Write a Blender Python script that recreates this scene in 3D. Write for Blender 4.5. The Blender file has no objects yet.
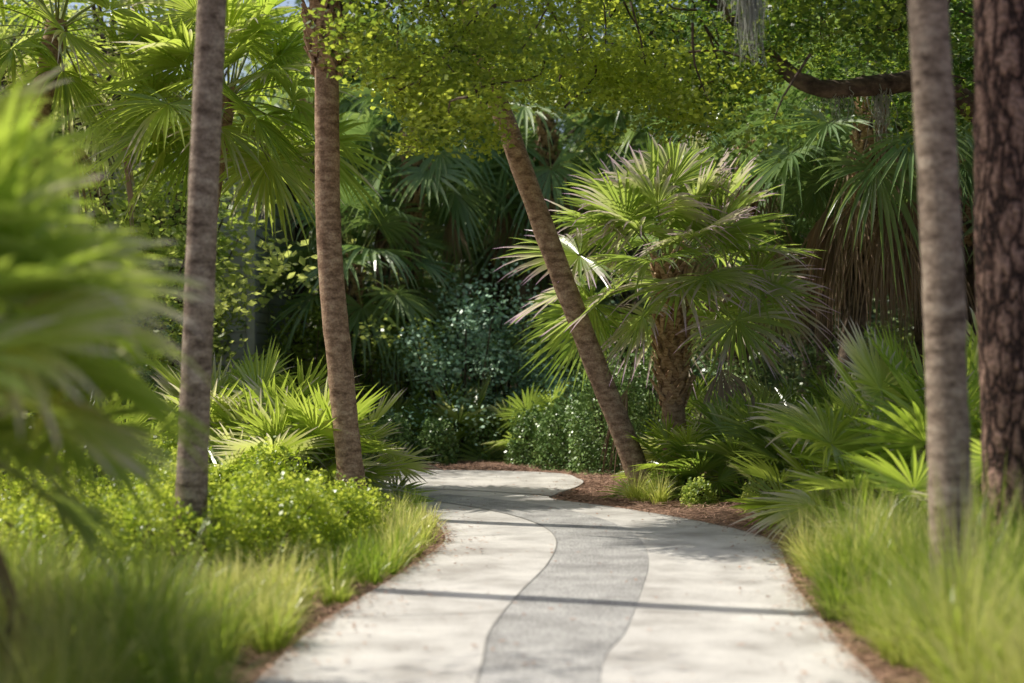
import bpy, math
import numpy as np
from mathutils import Vector
R_ = np.random.default_rng(7)
sc = bpy.context.scene
U = lambda a,b,n=None: R_.uniform(a,b,n)

# ------------------------------------------------------------------ materials
def new_mat(name):
    m = bpy.data.materials.new(name); m.use_nodes = True
    nt = m.node_tree; nt.nodes.clear()
    return m, nt, nt.nodes.new, nt.links.new

def mixc(nt, a, b, fac):
    n = nt.nodes.new('ShaderNodeMix'); n.data_type='RGBA'
    for sock, v in ((n.inputs[6],a),(n.inputs[7],b),(n.inputs[0],fac)):
        if isinstance(v,(int,float)): sock.default_value=v
        elif isinstance(v,tuple): sock.default_value=(*v,1)
        else: nt.links.new(v, sock)
    return n.outputs[2]

def mathn(nt, op, a, b=0.5):
    n = nt.nodes.new('ShaderNodeMath'); n.operation=op; n.use_clamp = (op!='MULTIPLY_ADD')
    for i,v in enumerate((a,b)):
        if isinstance(v,(int,float)): n.inputs[i].default_value=v
        else: nt.links.new(v,n.inputs[i])
    return n.outputs[0]

def leaf_mat(name, c1, c2, t1, t2, tmix=0.45, rough=0.4, tip=None, tipamt=0.0, thr=0.6, spec=0.5, tpow=2.0):
    m, nt, N, L = new_mat(name)
    a = N('ShaderNodeAttribute'); a.attribute_name='tint'
    tipa = N('ShaderNodeAttribute'); tipa.attribute_name='tip'
    col = mixc(nt, c1, c2, a.outputs['Fac'])
    tcol = mixc(nt, t1, t2, a.outputs['Fac'])
    if tip:
        g = mathn(nt,'GREATER_THAN', a.outputs['Fac'], thr)
        p = mathn(nt,'POWER', tipa.outputs['Fac'], tpow)
        f = mathn(nt,'MULTIPLY', mathn(nt,'MULTIPLY', g, p), tipamt)
        col = mixc(nt, col, tip, f); tcol = mixc(nt, tcol, tip, f)
    b = N('ShaderNodeBsdfPrincipled'); L(col,b.inputs['Base Color'])
    b.inputs['Roughness'].default_value=rough
    b.inputs['Specular IOR Level'].default_value=spec
    o = N('ShaderNodeOutputMaterial')
    if tmix>0:
        t = N('ShaderNodeBsdfTranslucent'); L(tcol,t.inputs['Color'])
        mx = N('ShaderNodeMixShader'); mx.inputs[0].default_value=tmix
        L(b.outputs[0],mx.inputs[1]); L(t.outputs[0],mx.inputs[2]); L(mx.outputs[0],o.inputs[0])
    else: L(b.outputs[0],o.inputs[0])
    return m

def surf_mat(name, cols, scale=(1,1,1), nscale=5.0, detail=8, rough=0.9, bump=0.3, bdist=0.02, kind='noise', fine=None, pos=(0.35,0.5,0.65)):
    m, nt, N, L = new_mat(name)
    tc = N('ShaderNodeTexCoord'); mp = N('ShaderNodeMapping'); mp.inputs['Scale'].default_value=scale
    L(tc.outputs['Object'],mp.inputs[0])
    if kind=='noise':
        n = N('ShaderNodeTexNoise'); n.inputs['Scale'].default_value=nscale; n.inputs['Detail'].default_value=detail
        n.inputs['Roughness'].default_value=0.65
        L(mp.outputs[0],n.inputs['Vector']); f=n.outputs['Fac']
    else:
        nn = N('ShaderNodeTexNoise'); nn.inputs['Scale'].default_value=nscale*0.8; nn.inputs['Detail'].default_value=4
        L(mp.outputs[0],nn.inputs['Vector'])
        ad = N('ShaderNodeVectorMath'); ad.operation='ADD'
        L(mp.outputs[0],ad.inputs[0])
        sc_ = N('ShaderNodeVectorMath'); sc_.operation='SCALE'; sc_.inputs[3].default_value=0.25
        L(nn.outputs['Color'],sc_.inputs[0]); L(sc_.outputs[0],ad.inputs[1])
        n = N('ShaderNodeTexVoronoi'); n.feature='DISTANCE_TO_EDGE'; n.inputs['Scale'].default_value=nscale
        L(ad.outputs[0],n.inputs['Vector'])
        f = mathn(nt,'MULTIPLY', n.outputs['Distance'], 3.0)
    r = N('ShaderNodeValToRGB'); L(f,r.inputs[0])
    e = r.color_ramp.elements
    e[0].position=pos[0]; e[0].color=(*cols[0],1); e[1].position=pos[2]; e[1].color=(*cols[2],1)
    k = e.new(pos[1]); k.color=(*cols[1],1)
    col = r.outputs[0]; h=f
    if fine:
        n2 = N('ShaderNodeTexNoise'); n2.inputs['Scale'].default_value=fine[0]; n2.inputs['Detail'].default_value=3
        L(tc.outputs['Object'],n2.inputs['Vector'])
        r2 = N('ShaderNodeValToRGB'); L(n2.outputs['Fac'],r2.inputs[0])
        r2.color_ramp.elements[0].position=0.38; r2.color_ramp.elements[1].position=0.62
        r2.color_ramp.elements[0].color=(*[fine[1]]*3,1); r2.color_ramp.elements[1].color=(*[fine[2]]*3,1)
        mm = N('ShaderNodeMix'); mm.data_type='RGBA'; mm.blend_type='MULTIPLY'; mm.inputs[0].default_value=1
        L(col,mm.inputs[6]); L(r2.outputs[0],mm.inputs[7]); col=mm.outputs[2]
        h = mathn(nt,'ADD',mathn(nt,'MULTIPLY',f,0.5),mathn(nt,'MULTIPLY',n2.outputs['Fac'],0.5))
    b = N('ShaderNodeBsdfPrincipled'); L(col,b.inputs['Base Color']); b.inputs['Roughness'].default_value=rough
    b.inputs['Specular IOR Level'].default_value=0.25
    bp = N('ShaderNodeBump'); bp.inputs['Strength'].default_value=bump; bp.inputs['Distance'].default_value=bdist
    L(h,bp.inputs['Height']); L(bp.outputs[0],b.inputs['Normal'])
    o = N('ShaderNodeOutputMaterial'); L(b.outputs[0],o.inputs[0])
    return m

FRINGE=(.88,.54,.93)  # lavender lens fringing of bright highlights, painted into frond tips
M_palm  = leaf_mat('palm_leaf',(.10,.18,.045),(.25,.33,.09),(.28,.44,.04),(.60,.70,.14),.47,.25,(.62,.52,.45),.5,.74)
M_palmP = leaf_mat('palm_leaf_fringe_tips',(.12,.21,.055),(.31,.40,.12),(.34,.52,.06),(.72,.84,.18),.47,.22,FRINGE,.9,.66,tpow=2.4)  # tips carry the painted highlight fringe
M_palmY = leaf_mat('palm_leaf_sunny',(.14,.24,.035),(.33,.40,.09),(.40,.58,.04),(.80,.90,.16),.5,.24,(.84,.64,.80),.8,.78,tpow=2.5)  # brighter leaf colour for sunlit fronds, lavender highlight fringe painted on tips
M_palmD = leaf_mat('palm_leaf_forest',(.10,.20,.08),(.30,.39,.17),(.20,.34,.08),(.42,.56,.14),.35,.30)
M_dead  = leaf_mat('dead_frond',(.20,.13,.085),(.44,.32,.22),(.16,.10,.05),(.30,.20,.11),.0,.7)
M_pet   = leaf_mat('petiole',(.16,.20,.05),(.26,.30,.08),(.2,.26,.05),(.3,.34,.08),.0,.4)
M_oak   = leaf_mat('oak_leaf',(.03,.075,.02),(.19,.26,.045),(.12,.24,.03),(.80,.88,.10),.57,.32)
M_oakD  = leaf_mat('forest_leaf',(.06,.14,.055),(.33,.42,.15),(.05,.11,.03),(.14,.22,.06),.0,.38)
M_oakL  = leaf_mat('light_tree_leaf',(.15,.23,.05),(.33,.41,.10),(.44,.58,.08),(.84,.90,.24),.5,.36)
M_blue  = leaf_mat('sun_tinted_shrub_leaf',(.22,.40,.25),(.50,.68,.48),(.12,.24,.12),(.28,.42,.26),.0,.34)  # pale green, lightened to paint in sunlight on shaded background shrubs
M_box   = leaf_mat('boxwood_leaf',(.07,.155,.04),(.24,.35,.10),(.10,.20,.03),(.25,.36,.06),.0,.35)
M_hedge = leaf_mat('low_hedge_leaf',(.13,.21,.025),(.35,.43,.06),(.44,.60,.03),(.84,.90,.14),.48,.34)
M_grass = leaf_mat('grass_blade',(.11,.19,.025),(.38,.42,.085),(.32,.48,.03),(.84,.88,.17),.5,.30,(.76,.66,.34),.8,.58)
M_litter= leaf_mat('litter',(.16,.085,.055),(.46,.28,.19),(.1,.06,.03),(.2,.13,.07),.0,.8)
M_moss  = leaf_mat('moss',(.46,.47,.41),(.62,.63,.56),(.4,.41,.37),(.6,.6,.52),.4,.9)
M_trunk = surf_mat('palm_bark',[(.12,.085,.062),(.29,.22,.165),(.43,.35,.27)],(1,1,2.2),7,9,.95,.5,.02,fine=(50,.75,1.12))
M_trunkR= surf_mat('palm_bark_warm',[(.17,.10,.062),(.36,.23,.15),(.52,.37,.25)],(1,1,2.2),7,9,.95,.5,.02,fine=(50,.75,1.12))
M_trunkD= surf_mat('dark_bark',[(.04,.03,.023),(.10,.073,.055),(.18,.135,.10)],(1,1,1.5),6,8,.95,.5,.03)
M_pine  = surf_mat('pine_bark',[(.035,.022,.018),(.18,.105,.08),(.32,.205,.155)],(1,1,.3),11,6,.95,.9,.05,kind='v',fine=(35,.6,1.2),pos=(.08,.35,.8))
M_boot  = surf_mat('palm_boots',[(.20,.115,.06),(.42,.27,.16),(.60,.43,.28)],(1,1,3),12,6,.9,.4,.01)
M_conc  = surf_mat('concrete',[(.38,.355,.325),(.53,.505,.47),(.65,.62,.575)],(1,1,1),1.6,12,.85,.3,.008,fine=(110,.70,1.12))
M_aggr  = surf_mat('exposed_aggregate',[(.25,.24,.23),(.35,.34,.325),(.45,.435,.415)],(1,1,1),2.2,12,.8,.5,.01,fine=(70,.5,1.4))
M_joint = surf_mat('joint',[(.19,.18,.165),(.24,.23,.21),(.28,.27,.25)],rough=1)
M_ground= surf_mat('mulch_ground',[(.065,.038,.026),(.18,.105,.07),(.32,.195,.135)],(1,1,1),6,10,1,.8,.05,fine=(45,.5,1.4))
M_wall  = surf_mat('siding',[(.40,.41,.41),(.48,.49,.48),(.54,.54,.52)],(1,1,1),1.5,4,.7,.1,.002)
M_roof  = surf_mat('shingles',[(.08,.08,.08),(.13,.125,.12),(.18,.17,.16)],(1,1,4),6,4,.9,.4,.01)
M_trim  = surf_mat('trim',[(.44,.44,.43),(.50,.50,.49),(.54,.54,.53)],rough=.6,bump=.05)
def glass():
    m,nt,N,L=new_mat('window_glass'); b=N('ShaderNodeBsdfPrincipled'); b.inputs['Base Color'].default_value=(.03,.04,.045,1)
    b.inputs['Roughness'].default_value=.08; o=N('ShaderNodeOutputMaterial'); L(b.outputs[0],o.inputs[0]); return m
M_glass=glass()

# ------------------------------------------------------------------ mesh builder
class MB:
    def __init__(s): s.V=[];s.F=[];s.M=[];s.T=[];s.P=[];s.S=[];s.n=0
    def add(s,V,F,mi=0,tint=.5,tip=0.,smooth=False):
        V=np.asarray(V,float).reshape(-1,3);F=np.asarray(F,int).reshape(-1,4)
        s.V.append(V);s.F.append(F+s.n);s.M.append(np.full(len(F),mi))
        s.T.append(np.broadcast_to(np.asarray(tint,float),(len(V),)).copy())
        s.P.append(np.broadcast_to(np.asarray(tip,float),(len(V),)).copy())
        s.S.append(np.full(len(F),smooth)); s.n+=len(V)
    def mesh(s,name,mats,origin=(0,0,0)):
        V=np.concatenate(s.V)-np.asarray(origin);F=np.concatenate(s.F)
        me=bpy.data.meshes.new(name)
        me.vertices.add(len(V));me.vertices.foreach_set('co',V.astype(np.float32).ravel())
        me.loops.add(len(F)*4);me.loops.foreach_set('vertex_index',F.astype(np.int32).ravel())
        me.polygons.add(len(F));me.polygons.foreach_set('loop_start',(np.arange(len(F))*4).astype(np.int32))
        me.polygons.foreach_set('material_index',np.concatenate(s.M).astype(np.int32))
        me.polygons.foreach_set('use_smooth',np.concatenate(s.S))
        for nm,arr in (('tint',s.T),('tip',s.P)):
            a=me.attributes.new(nm,'FLOAT','POINT');a.data.foreach_set('value',np.clip(np.concatenate(arr),0,1).astype(np.float32))
        for m in mats: me.materials.append(m)
        me.update(calc_edges=True)
        return me
    def obj(s,name,mats,origin=(0,0,0),parent=None):
        me=s.mesh(name,mats,origin); return link(name,me,origin,parent)
def link(name,me,loc=(0,0,0),parent=None,rot=0,scale=1):
    o=bpy.data.objects.new(name,me);sc.collection.objects.link(o);o.location=loc
    o.rotation_euler=(0,0,rot)
    o.scale=(scale,)*3 if np.isscalar(scale) else scale
    if parent: o.parent=parent
    return o
def empty(name,loc=(0,0,0)):
    o=bpy.data.objects.new(name,None);sc.collection.objects.link(o);o.location=loc;return o

def catmull(P,k=8):
    P=np.asarray(P,float);Q=np.vstack([2*P[0]-P[1],P,2*P[-1]-P[-2]]);out=[]
    for i in range(1,len(Q)-2):
        p0,p1,p2,p3=Q[i-1:i+3]
        for t in np.linspace(0,1,k,endpoint=False):
            out.append(.5*((2*p1)+(-p0+p2)*t+(2*p0-5*p1+4*p2-p3)*t*t+(-p0+3*p1-3*p2+p3)*t**3))
    out.append(P[-1]);return np.array(out)

def tube(mb,P,r,k=12,mi=0,noise=.0,sub=6,tint=.5):
    P=np.asarray(P,float);r=np.asarray(r,float)
    if sub>1:
        C=catmull(np.c_[P,r],sub);P=C[:,:3];r=np.maximum(C[:,3],.003)
    n=len(P);T=np.gradient(P,axis=0);T/=np.linalg.norm(T,axis=1)[:,None]+1e-9
    d=np.abs(P[-1]-P[0]);ref=np.eye(3)[np.argmin(d)]
    A=np.cross(T,ref);A/=np.linalg.norm(A,axis=1)[:,None]+1e-9;B=np.cross(T,A)
    a=np.linspace(0,2*np.pi,k,endpoint=False)
    rr=r[:,None]*(1+noise*R_.normal(0,1,(n,k)))
    V=P[:,None]+rr[...,None]*(np.cos(a)[None,:,None]*A[:,None]+np.sin(a)[None,:,None]*B[:,None])
    i=np.arange(n-1)[:,None]*k;j=np.arange(k)[None];j2=(j+1)%k
    F=np.stack([i+j,i+j2,i+k+j2,i+k+j],-1).reshape(-1,4)
    mb.add(V.reshape(-1,3),F,mi,tint,0,True)

def beam(mb,p0,p1,side,w,th,mi,w1=None,tint=.5):
    p0=np.array(p0,float);p1=np.array(p1,float);d=p1-p0;d/=np.linalg.norm(d)
    s=np.array(side,float);s-=d*s.dot(d);s/=np.linalg.norm(s)+1e-9;u=np.cross(d,s);w1=w if w1 is None else w1
    V=[]
    for p,ww in ((p0,w),(p1,w1)):
        V+=[p-s*ww-u*th,p+s*ww-u*th,p+s*ww+u*th,p-s*ww+u*th]
    mb.add(V,[[0,1,2,3],[7,6,5,4],[0,4,5,1],[1,5,6,2],[2,6,7,3],[3,7,4,0]],mi,tint)

def fan(mb,base,az,el,pet,R,n=26,spread=4.3,droop=.35,sag=.25,mi=2,pm=3,tint=.5,roll=None,bend=.2):
    base=np.array(base,float)
    f0=np.array([math.cos(az)*math.cos(el),math.sin(az)*math.cos(el),math.sin(el)])
    ss=np.linspace(0,1,5)
    pp=base+f0*pet*ss[:,None];pp[:,2]-=sag*ss**2*pet
    s=np.array([-math.sin(az),math.cos(az),0.])
    for i in range(4): beam(mb,pp[i],pp[i+1],s,.014-.002*i,.006,pm,tint=tint)
    f=pp[4]-pp[3];f/=np.linalg.norm(f);f[2]-=bend*U(.2,1.6);f/=np.linalg.norm(f)
    s=s-f*s.dot(f);s/=np.linalg.norm(s);u=np.cross(f,s)
    ro=U(-.7,.7) if roll is None else roll
    s,u=s*math.cos(ro)+u*math.sin(ro),-s*math.sin(ro)+u*math.cos(ro)
    a=np.linspace(-spread/2,spread/2,n)+R_.normal(0,.03,n)
    Ls=R*(.66+.34*np.cos(a/2))*U(.86,1.06,n)
    t=np.array([.03,.3,.5,.7,.86,1.]);da=spread/n
    wt=np.array([.03,.29,.43,.30,.15,.01])*.5*da*1.1
    r=Ls[:,None]*t[None];w=Ls[:,None]*wt[None]
    ca,sa=np.cos(a)[:,None],np.sin(a)[:,None]
    X=np.stack([r*ca+w*sa,r*ca,r*ca-w*sa],-1);Y=np.stack([r*sa-w*ca,r*sa,r*sa+w*ca],-1)
    Z=np.stack([0*w,-.9*w,0*w],-1)+(U(.05,.35)*r*np.abs(sa))[...,None]
    W=pp[4]+X[...,None]*f+Y[...,None]*s+Z[...,None]*u
    dr=(droop*U(.3,1.7,n))[:,None]*Ls[:,None]*(t[None]**2.8)
    W[...,2]-=dr[...,None]
    k=len(t);idx=np.arange(n*k*3).reshape(n,k,3)
    F=np.concatenate([np.stack([idx[:,:-1,c],idx[:,1:,c],idx[:,1:,c+1],idx[:,:-1,c+1]],-1).reshape(-1,4) for c in (0,1)])
    tn=np.clip(tint+R_.normal(0,.13,n),0,1)
    mb.add(W.reshape(-1,3),F,mi,np.repeat(tn,k*3),np.tile(np.repeat(t,3),n))

def dist_on_axis(P,z):
    P=np.asarray(P);return np.array([np.interp(z,P[:,2],P[:,0]),np.interp(z,P[:,2],P[:,1]),z])

def boots(mb,P,z0,z1,r,mi=1,step=.035,out=.10,ln=.30):
    k=0;z=z0
    while z<z1:
        a=k*2.39996;c=dist_on_axis(P,z);rad=np.array([math.cos(a),math.sin(a),0]);tan=np.array([-math.sin(a),math.cos(a),0])
        for sg in (-1,1):
            p0=c+rad*(r*.93)+tan*sg*.07;a2=a-sg*.10
            p1=c+np.array([0,0,ln*U(.8,1.15)])+np.array([math.cos(a2),math.sin(a2),0])*(r+out*U(.6,1.2))-tan*sg*.05
            beam(mb,p0,p1,tan,.042,.012,mi,.024)
        k+=1;z+=step

def crown(mb,c,n,R,pet,el0,el1,droop=.2,nseg=30,dead=0,tint=(.2,.9),mi=2,spread=4.3,bend=.2,az0=0,az1=2*math.pi,deadmi=4):
    for i in range(n):
        q=(i+.5)/n;el=el1+(el0-el1)*q+R_.normal(0,.09)
        az=az0+((i*2.39996+U(-.2,.2))%(2*math.pi))/(2*math.pi)*(az1-az0)
        b=np.array(c)+np.array([math.cos(az)*.08,math.sin(az)*.08,-.25*q])
        fan(mb,b,az,el,pet*U(.75,1.2),R*U(.85,1.12),nseg,spread,droop*U(.5,1.5),.08+.2*q,mi,3,U(*tint),bend=bend)
    for i in range(dead):
        az=U(0,6.28);b=np.array(c)+np.array([math.cos(az)*.12,math.sin(az)*.12,-.35])
        fan(mb,b,az,-.9+U(-.3,.3),pet*.8,R*.8,16,1.8,.9,.6,deadmi,deadmi,U(.1,.9),bend=1.2)

PM=lambda tr,lf:[tr,M_boot,lf,M_pet,M_dead]
def palm(name,P,r0,r1,crown_kw,lf=M_palm,tr=M_trunk,boot=None,k=16,noise=.02):
    P=np.array(P,float);mb=MB()
    rad=np.linspace(r0,r1,len(P));rad[0]*=1.25
    tube(mb,P,rad,k,0,noise,10)
    if boot: boots(mb,P,boot[0],boot[1],boot[2],1,*boot[3:])
    crown(mb,P[-1],**crown_kw)
    return mb.obj(name,PM(tr,lf),P[0])

def leaves(mb,Pc,l,w,mi=0,tint=.5,flat=.5):
    n=len(Pc);d=R_.normal(0,1,(n,3));d[:,2]*=flat;d[:,2]-=.15;d/=np.linalg.norm(d,axis=1)[:,None]
    s=np.cross(d,R_.normal(0,1,(n,3))*np.array([.6,.6,1]));s/=np.linalg.norm(s,axis=1)[:,None]+1e-9
    l=np.broadcast_to(l,(n,))*U(.6,1.3,n);w=l*w
    l=l[:,None];w=w[:,None]
    V=np.stack([Pc,Pc+d*l*.5+s*w,Pc+d*l,Pc+d*l*.5-s*w],1).reshape(-1,3)
    mb.add(V,np.arange(4*n).reshape(-1,4),mi,np.repeat(np.broadcast_to(tint,(n,)),4),np.tile([0,.5,1,.5],n))
def clumps(mb,C,rad,per,l,w,mi=0,tint=(.1,.9),squash=.7,flat=.5,ct=None):
    C=np.asarray(C);n=len(C);rad=np.broadcast_to(rad,(n,))
    D=R_.normal(0,1,(n,per,3));D/=np.linalg.norm(D,axis=2)[...,None]
    q=U(0,1,(n,per))**.45
    Pp=C[:,None]+D*(q*rad[:,None])[...,None]*np.array([1,1,squash])
    base=U(tint[0],tint[1],n) if ct is None else ct
    tn=base[:,None]+R_.normal(0,.12,(n,per))
    leaves(mb,Pp.reshape(-1,3),l,w,mi,np.clip(tn,0,1).ravel(),flat)

# ------------------------------------------------------------------ ground & path
gx=np.r_[-400,-200,-100,-60,np.arange(-40,40.1,.8),60,100,200,400];gy=np.r_[-300,-100,-40,np.arange(-16,70.1,.8),100,160,250,500]
XX,YY=np.meshgrid(gx,gy);ZZ=.02*np.sin(XX*1.3+.6*YY)+.015*np.sin(YY*1.9-XX*.4)
ZZ=np.where((np.abs(XX)>40)|(YY>70)|(YY<-16),0,ZZ)
mb=MB();nx,ny=len(gx),len(gy);i=np.arange(ny-1)[:,None]*nx;j=np.arange(nx-1)[None]
mb.add(np.stack([XX,YY,ZZ],-1).reshape(-1,3),np.stack([i+j,i+j+1,i+nx+j+1,i+nx+j],-1).reshape(-1,4),0,.5,0,True)
mb.obj('ground',[M_ground])

Lp=np.array([(-1.9,-6),(-1.45,3),(-1.263,7.27),(-1.197,8.43),(-1.07,9.4),(-.853,10.83),(-.692,12),(-.61,13),(-.72,14.2),(-1.07,15.7),(-1.56,17.5),(-2.2,19.0),(-4.2,19.9),(-10,20.3)])
Rp=np.array([(1.6,-6),(1.7,3),(1.83,7.27),(2.0,9.89),(2.19,11.4),(2.36,13.0),(2.0,14.4),(1.215,16),(.5,17.1),(.55,17.8),(.92,19.2),(.95,20.3),(.43,21.6),(-2.3,22.2),(-10,22.6)])
Lc=catmull(Lp,8);Rc=catmull(Rp,8)
def sheet(name,Lc,Rc,z,th,mat):
    pts=[(x,y,z) for x,y in Lc]+[(x,y,z) for x,y in Rc[::-1]];n=len(pts)
    V=pts+[(x,y,z-th) for x,y,_ in pts];F=[list(range(n))[::-1]]
    F+=[[i,(i+1)%n,n+(i+1)%n,n+i] for i in range(n)] if th>0 else []
    me=bpy.data.meshes.new(name);me.from_pydata(V,[],F);me.materials.append(mat);me.update()
    return link(name,me)
sheet('concrete_path',Lc,Rc,.055,.12,M_conc)
BL=catmull([(-.6,-5),(-.3,4),(-.164,7.27),(-.13,8.43),(.056,9.89),(.289,11.4),(.40,13),(.233,14.4),(-.243,15.7),(-.97,16.85),(-1.5,17.6)],8)
BR=catmull([(.1,-5),(.3,4),(.45,7.27),(.67,8.43),(.89,9.89),(1.09,11.4),(1.17,13),(1.0,14.5),(.537,15.9),(-.14,17),(-.89,17.8),(-1.8,18.5)],8)
sheet('aggregate_path_band',BL,BR,.059,0,M_aggr)
def ribbon(mb,P,w,z,mi=0):
    P=np.array(P);T=np.gradient(P,axis=0);T/=np.linalg.norm(T,axis=1)[:,None];Nn=np.c_[-T[:,1],T[:,0]]
    A=P+Nn*w/2;B=P-Nn*w/2;n=len(P);V=np.concatenate([np.c_[A,np.full(n,z)],np.c_[B,np.full(n,z)]])
    i=np.arange(n-1);mb.add(V,np.stack([i,i+1,n+i+1,n+i],-1),mi)
mb=MB();ribbon(mb,BL,.009,.0635)
le=lambda y:np.interp(y,Lc[:,1],Lc[:,0]);re=lambda y:np.interp(y,Rc[:,1],Rc[:,0])
bl=lambda y:np.interp(y,BL[:,1],BL[:,0]);br=lambda y:np.interp(y,BR[:,1],BR[:,0])
for y,s in ((4.2,0),(8.9,.2),(13.2,.3)):
    ribbon(mb,[(le(y)+.02,y),(bl(y+s)-.02,y+s)],.012,.0625)
    ribbon(mb,[(br(y+s)+.02,y+s),(re(y)-.02,y+.1)],.012,.0625)
ribbon(mb,catmull([(-2.1,19.0),(-1.2,18.6),(-.3,18.1),(.5,17.5)],6),.05,.0625)
mb.obj('path_joints',[M_joint])

def flakes(mb,X,Y,Z,l,w,mi=0):
    n=len(X);a=U(0,6.28,n);t=U(-.25,.25,n);d=np.stack([np.cos(a)*np.cos(t),np.sin(a)*np.cos(t),np.sin(t)],-1);s=np.stack([-np.sin(a),np.cos(a),U(-.3,.3,n)],-1)
    P=np.stack([X,Y,Z],-1);l=(l*U(.5,1.4,n))[:,None];w=(w*U(.6,1.3,n))[:,None]
    V=np.stack([P-d*l,P+s*w,P+d*l,P-s*w],1).reshape(-1,3);mb.add(V,np.arange(4*n).reshape(-1,4),mi,np.repeat(U(0,1,n),4))
mb=MB()
Y=U(13,25,26000);X=re(Y)+.03+U(0,1,26000)**1.3*4.2;flakes(mb,X,Y,U(.01,.06,26000),.06,.006)
Y=U(5,13,9000);X=re(Y)+.02+U(0,.5,9000);flakes(mb,X,Y,U(.01,.05,9000),.05,.006)
Y=U(5,19,14000);X=le(Y)-.02-U(0,1,14000)**1.5*.8;flakes(mb,X,Y,U(.01,.05,14000),.05,.006)
X=U(-6,1.5,9000);Y=U(22.7,25,9000);flakes(mb,X,Y,U(.01,.05,9000),.06,.008)
Y=U(5,18,1500);X=le(Y)+np.abs(R_.normal(0,.05,1500));flakes(mb,X,Y,np.full(1500,.07),.035,.004)
Y=U(5,17,1500);X=re(Y)-np.abs(R_.normal(0,.05,1500));flakes(mb,X,Y,np.full(1500,.07),.035,.004)
mb.obj('pine_straw_mulch',[M_litter])
mb=MB()
Y=U(5,22,1300);q=U(0,1,1300);q=np.where(U(0,1,1300)<.7,np.where(q<.5,q**2*.6,1-(1-q)**2*.6),q);X=le(Y)+(re(Y)-le(Y))*q
m=(X>-3);flakes(mb,X[m],Y[m],np.full(m.sum(),.072),.022,.010)
mb.obj('fallen_leaves',[M_litter])

# ------------------------------------------------------------------ grass
def grass(name,cx,cy,hf,per,lmax=1.25):
    mb=MB();n=len(cx);N=n*per
    hh=np.repeat(hf(cx,cy)*U(.8,1.15,n),per)*U(.45,1.15,N);ct=np.repeat(np.clip(.5+.3*np.sin(cx*2.7+cy*1.3)+R_.normal(0,.2,n),0,1),per)
    a=U(0,6.28,N);r0=U(0,.09,N);lean=U(.05,lmax,N)
    bx=np.repeat(cx,per)+np.cos(a)*r0;by=np.repeat(cy,per)+np.sin(a)*r0
    a2=a+U(-.7,.7,N);t=np.linspace(0,1,6);w=U(.0025,.005,N)
    ang=lean[:,None]*(.3+1.25*t[None]**1.4)
    seg=hh[:,None]/5
    dx=np.cumsum(np.sin(ang)*seg,1)-np.sin(ang[:,:1])*seg;dz=np.cumsum(np.cos(ang)*seg,1)-np.cos(ang[:,:1])*seg
    P=np.stack([bx[:,None]+dx*np.cos(a2)[:,None],by[:,None]+dx*np.sin(a2)[:,None],np.maximum(dz,.01)],-1)
    P[...,2]=np.where(t[None]>.3,np.maximum(P[...,2],.075),P[...,2])
    b=a2+np.pi/2+U(-.9,.9,N);S=np.stack([np.cos(b),np.sin(b),0*b],-1)[:,None]*(w[:,None]*np.array([1,1,.95,.8,.5,.1]))[...,None]
    V=np.stack([P-S,P+S],2);idx=np.arange(N*12).reshape(N,6,2)
    F=np.stack([idx[:,:-1,0],idx[:,:-1,1],idx[:,1:,1],idx[:,1:,0]],-1).reshape(-1,4)
    mb.add(V.reshape(-1,3),F,0,np.repeat(np.clip(ct+R_.normal(0,.22,N),0,1),12),np.tile(np.repeat(t,2),N))
    return mb.obj(name,[M_grass],(0,0,0))
def scatter(x0,x1,y0,y1,sp,ok):
    X,Y=np.meshgrid(np.arange(x0,x1,sp),np.arange(y0,y1,sp));X=X+U(-.45,.45,X.shape)*sp;Y=Y+U(-.45,.45,Y.shape)*sp
    m=ok(X,Y);return X[m],Y[m]
hL=lambda x,y:np.interp(y,[5,7.5,9.3,10.5],[.80,.70,.42,.34])*(1+.14*np.sin(x*3+y*2))*np.where(x>le(y)-.25,.72,1)
X,Y=scatter(-4.3,0,4.9,9.7,.33,lambda x,y:(x<le(y)-.1)&(x>-.36*y-.5));grass('ornamental_grass',X,Y,hL,190)
X,Y=scatter(-1.7,-.6,9.7,15.2,.28,lambda x,y:(x<le(y)-.12)&(x>le(y)-.55));grass('ornamental_grass',X,Y,lambda x,y:.38+0*x,140,1.35)
hR=lambda x,y:np.interp(y,[5,8,12],[.88,.86,.6])*(1+.15*np.sin(x*3.3+y*2.1))*np.where(x<re(y)+.28,.7,1)
X,Y=scatter(1.8,4.6,5.2,12.2,.33,lambda x,y:(x>re(y)+.11)&(x<.36*y+.8));grass('ornamental_grass',X,Y,hR,200)
X=np.array([2.75,2.95,3.2,2.95,1.75,1.62,1.5,3.3]);Y=np.array([12.6,12.9,13.2,13.6,16.9,17.2,17.4,14.2]);grass('ornamental_grass',X,Y,lambda x,y:.4+0*x,150)

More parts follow.
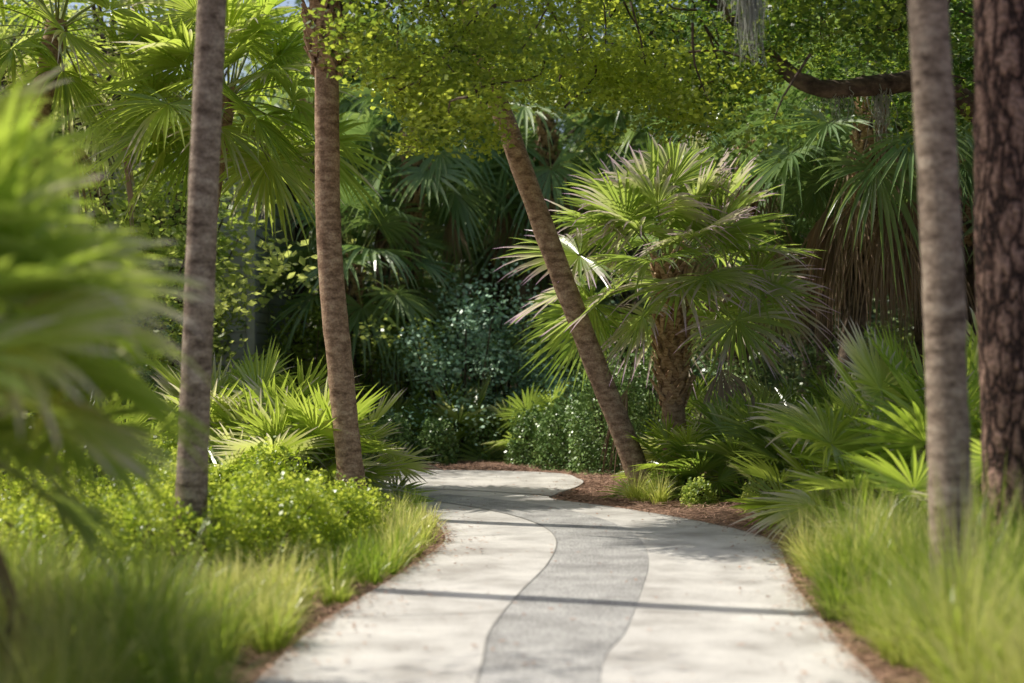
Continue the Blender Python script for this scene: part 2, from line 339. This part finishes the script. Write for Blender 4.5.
# ------------------------------------------------------------------ bushes
def bush(name,c,rx,ry,h,n,l,w,mat,tint=(.1,.9),inner=.3):
    mb=MB();c=np.array(c,float)
    th=U(0,6.28,n);cz=U(-.2,1,n);sr=np.sqrt(1-np.clip(cz,0,1)**2)
    q=np.where(U(0,1,n)<inner,U(.3,1,n),U(.86,1.06,n))
    lump=1+.10*np.sin(th*3+cz*4+c[0])+.08*np.sin(th*7+c[1]*3+cz*9)
    P=np.stack([np.cos(th)*sr*rx*q*lump,np.sin(th)*sr*ry*q*lump,np.clip(cz,.02,1)*h*q*lump],-1)
    tn=.5+.35*np.sin(th*5+cz*11)+R_.normal(0,.2,n);tn=tint[0]+(tint[1]-tint[0])*np.clip(tn,0,1)
    for k in range(9):
        a=U(0,6.28);e=np.array([math.cos(a)*rx*.6,math.sin(a)*ry*.6,h*.75]);tube(mb,[(0,0,0),e*.5+[0,0,.05],e],[.018,.012,.005],5,1,0,3)
    leaves(mb,P,l,w,0,tn,.8)
    o=mb.obj(name,[mat,M_trunkD]);o.location=c;return o
for c,rx,ry,h,n in [((-3.35,10.6,0),.72,.6,.66,13000),((-2.55,10.5,0),.68,.6,.68,13000),((-1.95,11.3,0),.62,.6,.72,13000),((-1.62,12.2,0),.5,.55,.62,9000),((-2.8,12.0,0),.7,.6,.78,9000),((-3.9,12.0,0),.7,.5,.82,7000),((-1.52,13.4,0),.42,.45,.5,5000)]:
    bush('low_hedge',c,rx,ry,h,n,.042,.34,M_hedge,(.2,1),.2)
for c,rx,h,n in [((-3.4,13.9,0),.55,.92,6000),((-2.45,14.3,0),.5,.78,6500),((-4.6,13.6,0),.7,1.1,5000)]:
    bush('boxwood_shrub',c,rx,rx,h,n,.045,.35,M_hedge,(0,.7))
for c,rx,h,n in [((-2.05,24,0),.42,.8,5000),((-1.3,24.1,0),.38,.72,4500),((.35,23.9,0),.45,.9,5000),((.95,23.2,0),.62,1.05,7500),((1.5,22.2,0),.66,1.8,10000),((2.2,22.8,0),.8,1.9,9500),((-2.9,24.6,0),.6,.9,5000),((-.4,25.2,0),.5,.8,4500)]:
    bush('boxwood_shrub',c,rx,rx,h,n,.05,.38,M_box,(.25,1))
for c,rx,h in [((2.95,16.3,0),.3,.42),((2.2,16.8,0),.2,.3),((3.6,15.4,0),.35,.5),((1.9,17.6,0),.25,.4),((3.05,15.2,0),.22,.3)]:
    bush('small_shrub',c,rx,rx,h,1500,.05,.3,M_oakL)

# ------------------------------------------------------------------ palmettos
def palmetto(name,c,n,R,pet,lf=M_palm,el0=.1,el1=1.35,droop=.15,z=.1,**k):
    mb=MB();c=np.array(c,float);c[2]=z
    tube(mb,[c*[1,1,0]-[0,0,.05],c*[1,1,.5],c],[.12,.1,.09],10,0,.05,3)
    crown(mb,c,n,R,pet,el0,el1,droop,dead=k.pop('dead',2),**k)
    return mb.obj(name,PM(M_trunkD,lf),(c[0],c[1],0))
# blurred foreground specimens (left)
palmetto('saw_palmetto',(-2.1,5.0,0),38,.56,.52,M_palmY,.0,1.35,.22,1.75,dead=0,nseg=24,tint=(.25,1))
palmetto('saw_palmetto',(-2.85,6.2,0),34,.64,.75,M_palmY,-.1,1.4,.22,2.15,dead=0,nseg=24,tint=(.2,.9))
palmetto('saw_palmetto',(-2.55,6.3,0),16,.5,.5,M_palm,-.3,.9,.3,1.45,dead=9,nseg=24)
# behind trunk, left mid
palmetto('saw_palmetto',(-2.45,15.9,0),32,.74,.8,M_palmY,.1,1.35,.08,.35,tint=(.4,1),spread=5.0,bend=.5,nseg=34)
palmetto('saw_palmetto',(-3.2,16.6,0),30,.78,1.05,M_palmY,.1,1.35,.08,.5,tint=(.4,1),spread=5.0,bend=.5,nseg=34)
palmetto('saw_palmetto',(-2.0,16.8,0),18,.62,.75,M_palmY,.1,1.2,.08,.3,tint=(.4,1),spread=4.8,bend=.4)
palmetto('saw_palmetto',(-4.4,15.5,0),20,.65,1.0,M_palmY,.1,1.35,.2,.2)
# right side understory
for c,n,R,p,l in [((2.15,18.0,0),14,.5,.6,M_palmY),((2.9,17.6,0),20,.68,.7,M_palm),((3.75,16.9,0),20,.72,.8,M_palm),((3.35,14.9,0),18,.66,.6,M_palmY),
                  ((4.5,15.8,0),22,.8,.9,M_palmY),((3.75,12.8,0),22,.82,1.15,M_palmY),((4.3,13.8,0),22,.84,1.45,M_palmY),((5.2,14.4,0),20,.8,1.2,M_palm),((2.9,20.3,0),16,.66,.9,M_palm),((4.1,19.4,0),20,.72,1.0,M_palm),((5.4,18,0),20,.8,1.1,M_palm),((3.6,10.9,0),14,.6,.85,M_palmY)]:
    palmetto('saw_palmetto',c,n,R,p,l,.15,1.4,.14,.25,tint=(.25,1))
for c in [(-.9,25.6,0),(-.2,26.2,0),(.3,25.0,0),(-3.6,25.8,0),(1.2,26,0),(3.2,25,0),(4.6,24,0),(-2.2,26.3,0)]:
    palmetto('saw_palmetto',c,14,.75,.8,M_palm,.1,1.35,.15,.15,nseg=22,tint=(.3,.9))

# ------------------------------------------------------------------ named palms
ck=lambda **k:dict(dict(n=34,R=.9,pet=1.0,el0=-.7,el1=1.35,droop=.3,dead=4),**k)
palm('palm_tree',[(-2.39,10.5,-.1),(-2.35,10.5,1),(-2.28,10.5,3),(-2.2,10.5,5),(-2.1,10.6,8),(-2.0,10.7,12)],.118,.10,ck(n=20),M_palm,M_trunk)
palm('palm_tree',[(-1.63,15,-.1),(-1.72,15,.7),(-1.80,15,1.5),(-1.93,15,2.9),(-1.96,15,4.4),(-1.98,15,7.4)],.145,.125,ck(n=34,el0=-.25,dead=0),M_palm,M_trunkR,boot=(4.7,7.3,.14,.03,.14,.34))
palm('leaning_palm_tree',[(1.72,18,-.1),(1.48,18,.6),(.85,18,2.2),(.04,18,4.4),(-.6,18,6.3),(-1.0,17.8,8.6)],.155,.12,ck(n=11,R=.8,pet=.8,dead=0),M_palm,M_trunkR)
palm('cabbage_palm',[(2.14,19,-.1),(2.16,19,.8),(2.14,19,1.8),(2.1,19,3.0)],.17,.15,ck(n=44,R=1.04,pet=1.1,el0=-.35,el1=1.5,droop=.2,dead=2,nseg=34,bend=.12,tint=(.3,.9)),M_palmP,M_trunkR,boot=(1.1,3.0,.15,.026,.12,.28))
palm('palm_tree',[(2.5,8,-.1),(2.46,8,.9),(2.42,8,2.3),(2.34,8,3.9),(2.25,8,6),(2.2,8,11)],.125,.10,ck(n=16),M_palm,M_trunk)
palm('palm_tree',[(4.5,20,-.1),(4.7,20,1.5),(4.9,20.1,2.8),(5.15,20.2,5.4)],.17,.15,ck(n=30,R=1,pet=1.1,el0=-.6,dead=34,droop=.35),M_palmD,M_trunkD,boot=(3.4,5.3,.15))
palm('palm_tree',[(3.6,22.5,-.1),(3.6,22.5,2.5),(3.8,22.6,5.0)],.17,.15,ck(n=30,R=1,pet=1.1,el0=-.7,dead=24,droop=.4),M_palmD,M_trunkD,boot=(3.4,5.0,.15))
# left sunny palms
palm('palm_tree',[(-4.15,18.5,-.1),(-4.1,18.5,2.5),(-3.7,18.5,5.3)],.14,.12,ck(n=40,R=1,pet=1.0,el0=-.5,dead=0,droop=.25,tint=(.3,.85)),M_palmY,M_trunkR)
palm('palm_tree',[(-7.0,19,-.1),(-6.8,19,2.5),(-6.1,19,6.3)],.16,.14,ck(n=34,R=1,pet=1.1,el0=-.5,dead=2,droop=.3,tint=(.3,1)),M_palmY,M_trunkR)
# background palms
for x,y,h,lx in [(-1.95,28,6.2,0),(-3.2,27,3.6,.2),(-.6,30,5.3,.4),(1.0,29,6.8,-.3),(-4.6,30,7.2,.3),(2.9,28,7.0,.2),(-2.9,32,8.2,0),(5.8,26,6.5,-.3),(7.5,23,5.0,-.3),(.4,31.5,4.2,0)]:
    palm('palm_tree',[(x,y,-.1),(x+lx*.4,y,h*.5),(x+lx,y,h)],.17,.14,ck(n=28,R=1.1,pet=1.15,el0=-.8,droop=.35,nseg=22),M_palmD,M_trunkD,boot=(h*.7,h,.14,.05),k=10)

# ------------------------------------------------------------------ pine at right edge
mb=MB();zs=np.r_[np.linspace(-.1,6,90),np.linspace(6.4,15,20)]
P=np.c_[3.20-.02*zs+.01*np.sin(zs*2),np.full(len(zs),9.)+.01*np.sin(zs*3),zs]
tube(mb,P,np.interp(zs,[-.1,.4,3,15],[.27,.215,.195,.13]),40,0,.02,1)
for k in range(26):
    z=U(9,15);a=U(0,6.28);ln=U(1,2.4)*(16-z)/5;b=np.array([3.2-.02*z,9,z]);e=b+np.array([math.cos(a)*ln,math.sin(a)*ln,ln*.3])
    tube(mb,[b,(b+e)/2+[0,0,.1],e],[.05,.03,.012],6,0,0,3)
    C=b+(e-b)*U(.45,1.05,7)[:,None]+R_.normal(0,.15,(7,3));clumps(mb,C,.28,70,.2,.02,1,(.2,.8))
mb.obj('pine_tree',[M_pine,M_oak],(3.2,9,0))

# ------------------------------------------------------------------ live oaks
mb=MB()
tube(mb,[(7.9,17.3,-.2),(7.7,17.2,1.5),(7.3,17,3.4),(6.9,16.9,5.0),(6.9,16.8,7)],[.5,.38,.33,.26,.16],18,0,.03,6)
limbs=[([(7.3,17,3.3),(6.2,16.2,4.1),(5.2,15.6,4.4),(4.5,15.3,4.7),(3.9,15.0,4.62),(3.2,14.8,4.55),(2.7,14.9,4.9),(2.1,15.2,5.6),(.8,15,6.1),(-.8,14.4,6.3)],.17,.03),
 ([(6.9,16.9,5),(5.6,16.0,6.0),(4,15,6.8),(2.4,14,7.1),(.8,13.2,7.2)],.14,.03),
 ([(6.9,16.8,6),(5.8,17.1,7.2),(4,17.0,7.8),(2,16.6,7.8),(0,16.2,7.6)],.12,.03),
 ([(7.2,16.9,4.4),(6.5,15,5.4),(5.6,13.5,6.0),(4.6,12.4,6.3)],.11,.03),
 ([(.8,15,6.1),(-.2,15.2,5.5),(-.9,15.4,4.8)],.035,.01)]
for Pn,a,b in limbs: tube(mb,Pn,np.linspace(a,b,len(Pn)),9,0,.04,6)
n=800;X=U(-1.7,7,n);Yc=U(12.8,17.3,n);Zc=4.25+.06*(Yc-14)*4+.25*np.sin(X*2.1+1)+.2*np.sin(X*4.7+Yc)+U(0,1,n)**1.35*2.3
Zc+=np.where(X<-.9,.3,0)+np.where((X>2.6)&(Yc<15.2),.45,0)
hole=np.sin(X*1.7+Yc*1.1)+np.sin(Yc*2.3-Zc*1.9+X)
m=(hole>-.9);C=np.c_[X,Yc,Zc][m]
ct=np.clip(np.interp(C[:,0],[-1,1.2,2.6,5],[.64,.56,.20,.08])+R_.normal(0,.24,len(C)),0,1)  # clump tint drops towards the right: canopy shade put into leaf colour
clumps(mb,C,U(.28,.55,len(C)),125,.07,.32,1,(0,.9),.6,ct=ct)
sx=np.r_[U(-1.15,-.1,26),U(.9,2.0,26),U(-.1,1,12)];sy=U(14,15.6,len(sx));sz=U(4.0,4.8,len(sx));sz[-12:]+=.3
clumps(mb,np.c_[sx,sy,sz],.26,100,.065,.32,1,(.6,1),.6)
for c in C[::2]:
    e=c+R_.normal(0,.3,3)+[0,0,.3];tube(mb,[c,(c+e)/2+R_.normal(0,.05,3),e],[.006,.01,.014],4,0,0,2)
mb.obj('live_oak_tree',[M_trunkD,M_oak],(7.9,17.3,0))
# unseen high oak, added left of the frame to dapple the path
mb=MB();tube(mb,[(-7.5,9,-.2),(-7.4,9,2),(-7.2,9,4.5),(-6.9,9,7)],[.45,.34,.3,.2],14,0,.03,6)
C=[]
for k in range(8):
    a=U(-1.3,1.3);ln=U(3,5.5);b=np.array([-7.1,9,U(5.5,7)]);e=b+np.array([math.cos(a)*ln,math.sin(a)*ln,U(1.8,3.2)]);mid=(b+e)/2+[0,0,.5]
    tube(mb,[b,mid,e],[.13,.08,.02],8,0,.03,5)
    for t in U(.4,1.05,6): C.append(b+(e-b)*t+R_.normal(0,.6,3)*[1,1,.5]+[0,0,.4])
clumps(mb,C,U(.3,.6,len(C)),70,.075,.32,1,(0,1),.6)
mb.obj('live_oak_tree',[M_trunkD,M_oak],(-7.5,9,0))  # added unseen oak that dapples the path

# spanish moss
mb=MB()
for (x,y,z,ln,k) in [(2.05,12.2,5.4,1.2,150),(1.9,12.2,5.3,.7,50),(3.9,15.0,4.6,.6,50),(3.4,14.85,4.55,.4,30)]:
    for i in range(k):
        p=np.array([x,y,z])+R_.normal(0,.05,3)*[1,1,0];q=[p]
        L=ln*U(.4,1);
        for s in range(7): p=p+np.array([U(-.03,.03),U(-.03,.03),-L/7]);q.append(p)
        tube(mb,q,np.linspace(.006,.002,8),3,0,0,1,tint=U(0,1))
mb.obj('spanish_moss',[M_moss])

# ------------------------------------------------------------------ forest (shared meshes)
def tree_mesh(name,H,cr,nc,per,leaf,z0,mat):
    mb=MB();tube(mb,[(0,0,-.2),(.15,0,H*.25),(-.1,.1,H*.5),(.1,0,H*.85)],[.28,.2,.15,.05],10,0,.04,5)
    C=[]
    for k in range(nc):
        a=U(0,6.28);z=U(z0,H);f=math.sqrt(max(0,1-((z-(z0+H)/2)/((H-z0)/1.9))**2));r=cr*f*U(.25,1)**.6
        C.append((math.cos(a)*r,math.sin(a)*r,z))
        if k%3==0:
            tube(mb,[(0,0,z*.75),(math.cos(a)*r*.5,math.sin(a)*r*.5,z*.92),C[-1]],[.07,.04,.015],5,0,0,3)
    clumps(mb,np.array(C),U(.4,.95,nc),per,leaf,.3,1,(0,1),.65)
    return mb.mesh(name,[M_trunkD,mat])
TM=[tree_mesh('forest_tree',11,3.0,80,110,.17,2.6,M_oakD),tree_mesh('forest_tree',13,3.2,90,110,.18,3.6,M_oakD),tree_mesh('forest_tree',9,2.6,70,110,.16,1.6,M_oakD)]
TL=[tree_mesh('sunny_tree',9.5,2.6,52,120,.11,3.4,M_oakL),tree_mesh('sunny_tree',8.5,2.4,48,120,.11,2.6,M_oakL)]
par=empty('distant_forest')
for y,xs,sc_ in ((29.5,np.arange(5.5,15,3.8),(.75,.9)),(34,np.arange(-2,17,4.6),(.7,.95)),(40,np.arange(-12,22,4.4),(.9,1.2)),(47,np.arange(-20,26,4.6),(1.0,1.5))):
    for x in xs:
        s=U(*sc_)
        if x<-5: s*=.75
        link('forest_tree',TM[R_.integers(3)],(x+U(-1,1),y+U(-1,1),0),par,U(0,6.28),s)
for x,y in ((9.5,20),(10.5,25),(12,16),(7,23.5)):
    link('forest_tree',TM[R_.integers(3)],(x,y,0),par,U(0,6.28),.95)
for x,y,s in ((-8.2,22,.95),(-10,19,.95),(-9.8,25,1.1),(-12.5,22,1.1),(-6.9,24.2,.95),(-5.6,24,.7),(-7.6,34.5,1.2),(-4.2,35,1.1),(.5,34,1.0)):
    link('oak_tree',TL[R_.integers(2)],(x,y,0),None,U(0,6.28),s)
def umesh(mat,leaf,n=38,per=100):
    mb=MB();C=np.c_[R_.normal(0,.8,n),R_.normal(0,.6,n),U(.15,2.6,n)];clumps(mb,C,U(.3,.6,n),per,leaf,.32,0,(0,1),.7)
    for c in C[::3]: tube(mb,[(c[0]*.2,c[1]*.2,0),c*[.7,.7,.6],c],[.025,.018,.006],5,1,0,3)
    return mb.mesh('understory_shrub',[mat,M_trunkD])
US=[umesh(M_oakD,.11),umesh(M_oakD,.09),umesh(M_box,.08)];UB=[umesh(M_blue,.075),umesh(M_blue,.065)];UL=umesh(M_oakL,.09)
pu=empty('forest_understory')
for y,x0,x1 in ((27.4,-6,14),(31.5,-9,16),(36,-13,18),(42,-20,24)):
    for x in np.arange(x0,x1,1.7):
        link('understory_shrub',UL if (U(0,1)<.32 and y<38) else US[R_.integers(3)],(x+U(-.5,.5),y+U(-.6,.6),0),pu,U(0,6.28),U(.7,1.4))
for x in np.arange(3.5,11,1.6):
    link('understory_shrub',US[R_.integers(3)],(x+U(-.4,.4),22+U(-1,1),0),pu,U(0,6.28),U(.6,.9))
for x in np.arange(-9,-4.5,1.3):
    link('understory_shrub',US[R_.integers(3)],(x+U(-.4,.4),18+U(-1,1),0),pu,U(0,6.28),U(.6,.9))
for x,y,s in ((-5.8,21,1.1),(-6.8,21.6,1.5),(-7.8,20.6,1.5),(-6.5,23.4,1.6),(-7.3,24.2,1.9),(-8.8,23,1.8)):
    link('understory_shrub',UL,(x,y,0),pu,U(0,6.28),s)
for x,y,s in ((-.9,26.4,1.15),(-.1,26.8,1.0),(-1.5,26.9,.9),(.4,27,.8),(-.6,27.6,1.4)):
    link('sun_tinted_shrub',UB[R_.integers(2)],(x,y,0),None,U(0,6.28),s)  # sunlight on these shrubs is painted in by their pale leaf colour
mb=MB();n=1300;X=U(-40,40,n);C=np.c_[X,U(50,56,n),U(.2,1,n)*np.where(X<-9,10,15)]
clumps(mb,C,U(.9,1.6,n),38,.42,.32,0,(0,.8),.8);mb.obj('forest_background',[M_oakD])

# ------------------------------------------------------------------ house seen through the trees
H=empty('wooden_house',(-8.6,29,0))
x0,x1,y0,y1,h=-12.5,-4.75,26,33,5.4
def part(nm,mats,fn):
    mb=MB();fn(mb);o=mb.obj(nm,mats);o.parent=H;o.location=(8.6,-29,0);return o
def box(mb,a,b,mi=0):
    a=np.array(a,float);b=np.array(b,float);beam(mb,[(a[0]+b[0])/2,a[1],(a[2]+b[2])/2],[(a[0]+b[0])/2,b[1],(a[2]+b[2])/2],(1,0,0),abs(b[0]-a[0])/2,abs(b[2]-a[2])/2,mi)
part('walls',[M_wall],lambda mb:(box(mb,(x0,y0,0),(x1,y1,h)),[ (box(mb,(x0+.1,y0-.03,z),(x1-.12,y0-.004,z+.17)),box(mb,(x1+.004,y0+.1,z),(x1+.03,y1-.1,z+.17))) for z in np.arange(.1,h-.2,.2)]))
part('corner_trim',[M_trim],lambda mb:(box(mb,(x1-.1,y0-.05,0),(x1+.05,y0+.08,h-.02)),box(mb,(x0-.05,y0-.05,0),(x0+.1,y0+.08,h-.02))))
def win(mb):
    for x in (-11,-8.7,-6.3):
        for z in (1,3.4):
            box(mb,(x-.55,y0-.07,z-.1),(x+.55,y0-.035,z+1.5),0);box(mb,(x-.45,y0-.08,z),(x-.03,y0-.072,z+1.4),1);box(mb,(x+.03,y0-.08,z),(x+.45,y0-.072,z+1.4),1)
part('windows',[M_trim,M_glass],win)
part('door',[M_trim,M_trunkD],lambda mb:(box(mb,(x1+.035,28,0),(x1+.07,29.2,2.2),0),box(mb,(x1+.072,28.1,.05),(x1+.09,29.1,2.1),1)))
def roof(mb):
    xm=(x0+x1)/2
    mb.add([(x0-.4,y0-.5,h-.1),(xm,y0-.5,h+1.9),(xm,y1+.5,h+1.9),(x0-.4,y1+.5,h-.1),(x0-.4,y0-.5,h+.02),(xm,y0-.5,h+2.05),(xm,y1+.5,h+2.05),(x0-.4,y1+.5,h+.02)],[[0,1,2,3],[4,5,6,7],[0,1,5,4],[0,3,7,4],[3,2,6,7]],0)
    mb.add([(x1+.4,y0-.5,h-.1),(xm,y0-.5,h+1.9),(xm,y1+.5,h+1.9),(x1+.4,y1+.5,h-.1),(x1+.4,y0-.5,h+.02),(xm,y0-.5,h+2.05),(xm,y1+.5,h+2.05),(x1+.4,y1+.5,h+.02)],[[0,1,2,3],[4,5,6,7],[0,1,5,4],[0,3,7,4],[3,2,6,7]],0)
part('roof',[M_roof],roof)

# ------------------------------------------------------------------ light, world, camera
EL=math.radians(54);ax=np.array([-.88,.32]);ax/=np.linalg.norm(ax)
sd=np.array([ax[0],ax[1],0])*math.cos(EL);sd[2]=math.sin(EL)
w=bpy.data.worlds.new('World');sc.world=w;w.use_nodes=True;nt=w.node_tree
sky=nt.nodes.new('ShaderNodeTexSky');sky.sky_type='NISHITA';sky.sun_disc=False;sky.sun_elevation=EL;sky.sun_rotation=math.atan2(ax[0],ax[1])
sky.air_density=1.0;sky.dust_density=3.5
nt.links.new(sky.outputs[0],nt.nodes['Background'].inputs[0]);nt.nodes['Background'].inputs[1].default_value=.15
l=bpy.data.lights.new('sun','SUN');l.energy=5;l.angle=math.radians(.5);l.color=(1,.95,.84)
lo=bpy.data.objects.new('sun',l);sc.collection.objects.link(lo);lo.rotation_euler=Vector(-sd).to_track_quat('-Z','Y').to_euler();lo.location=(-10,25,30)
cam=bpy.data.cameras.new('camera');co=bpy.data.objects.new('camera',cam);sc.collection.objects.link(co)
co.location=(0,0,1.6);co.rotation_euler=(math.radians(91.15),0,0)
cam.lens=50;cam.sensor_width=36;cam.clip_end=1500
cam.dof.use_dof=True;cam.dof.focus_distance=16.5;cam.dof.aperture_fstop=.9
sc.camera=co
sc.view_settings.view_transform='Standard';sc.view_settings.look='None';sc.view_settings.exposure=0
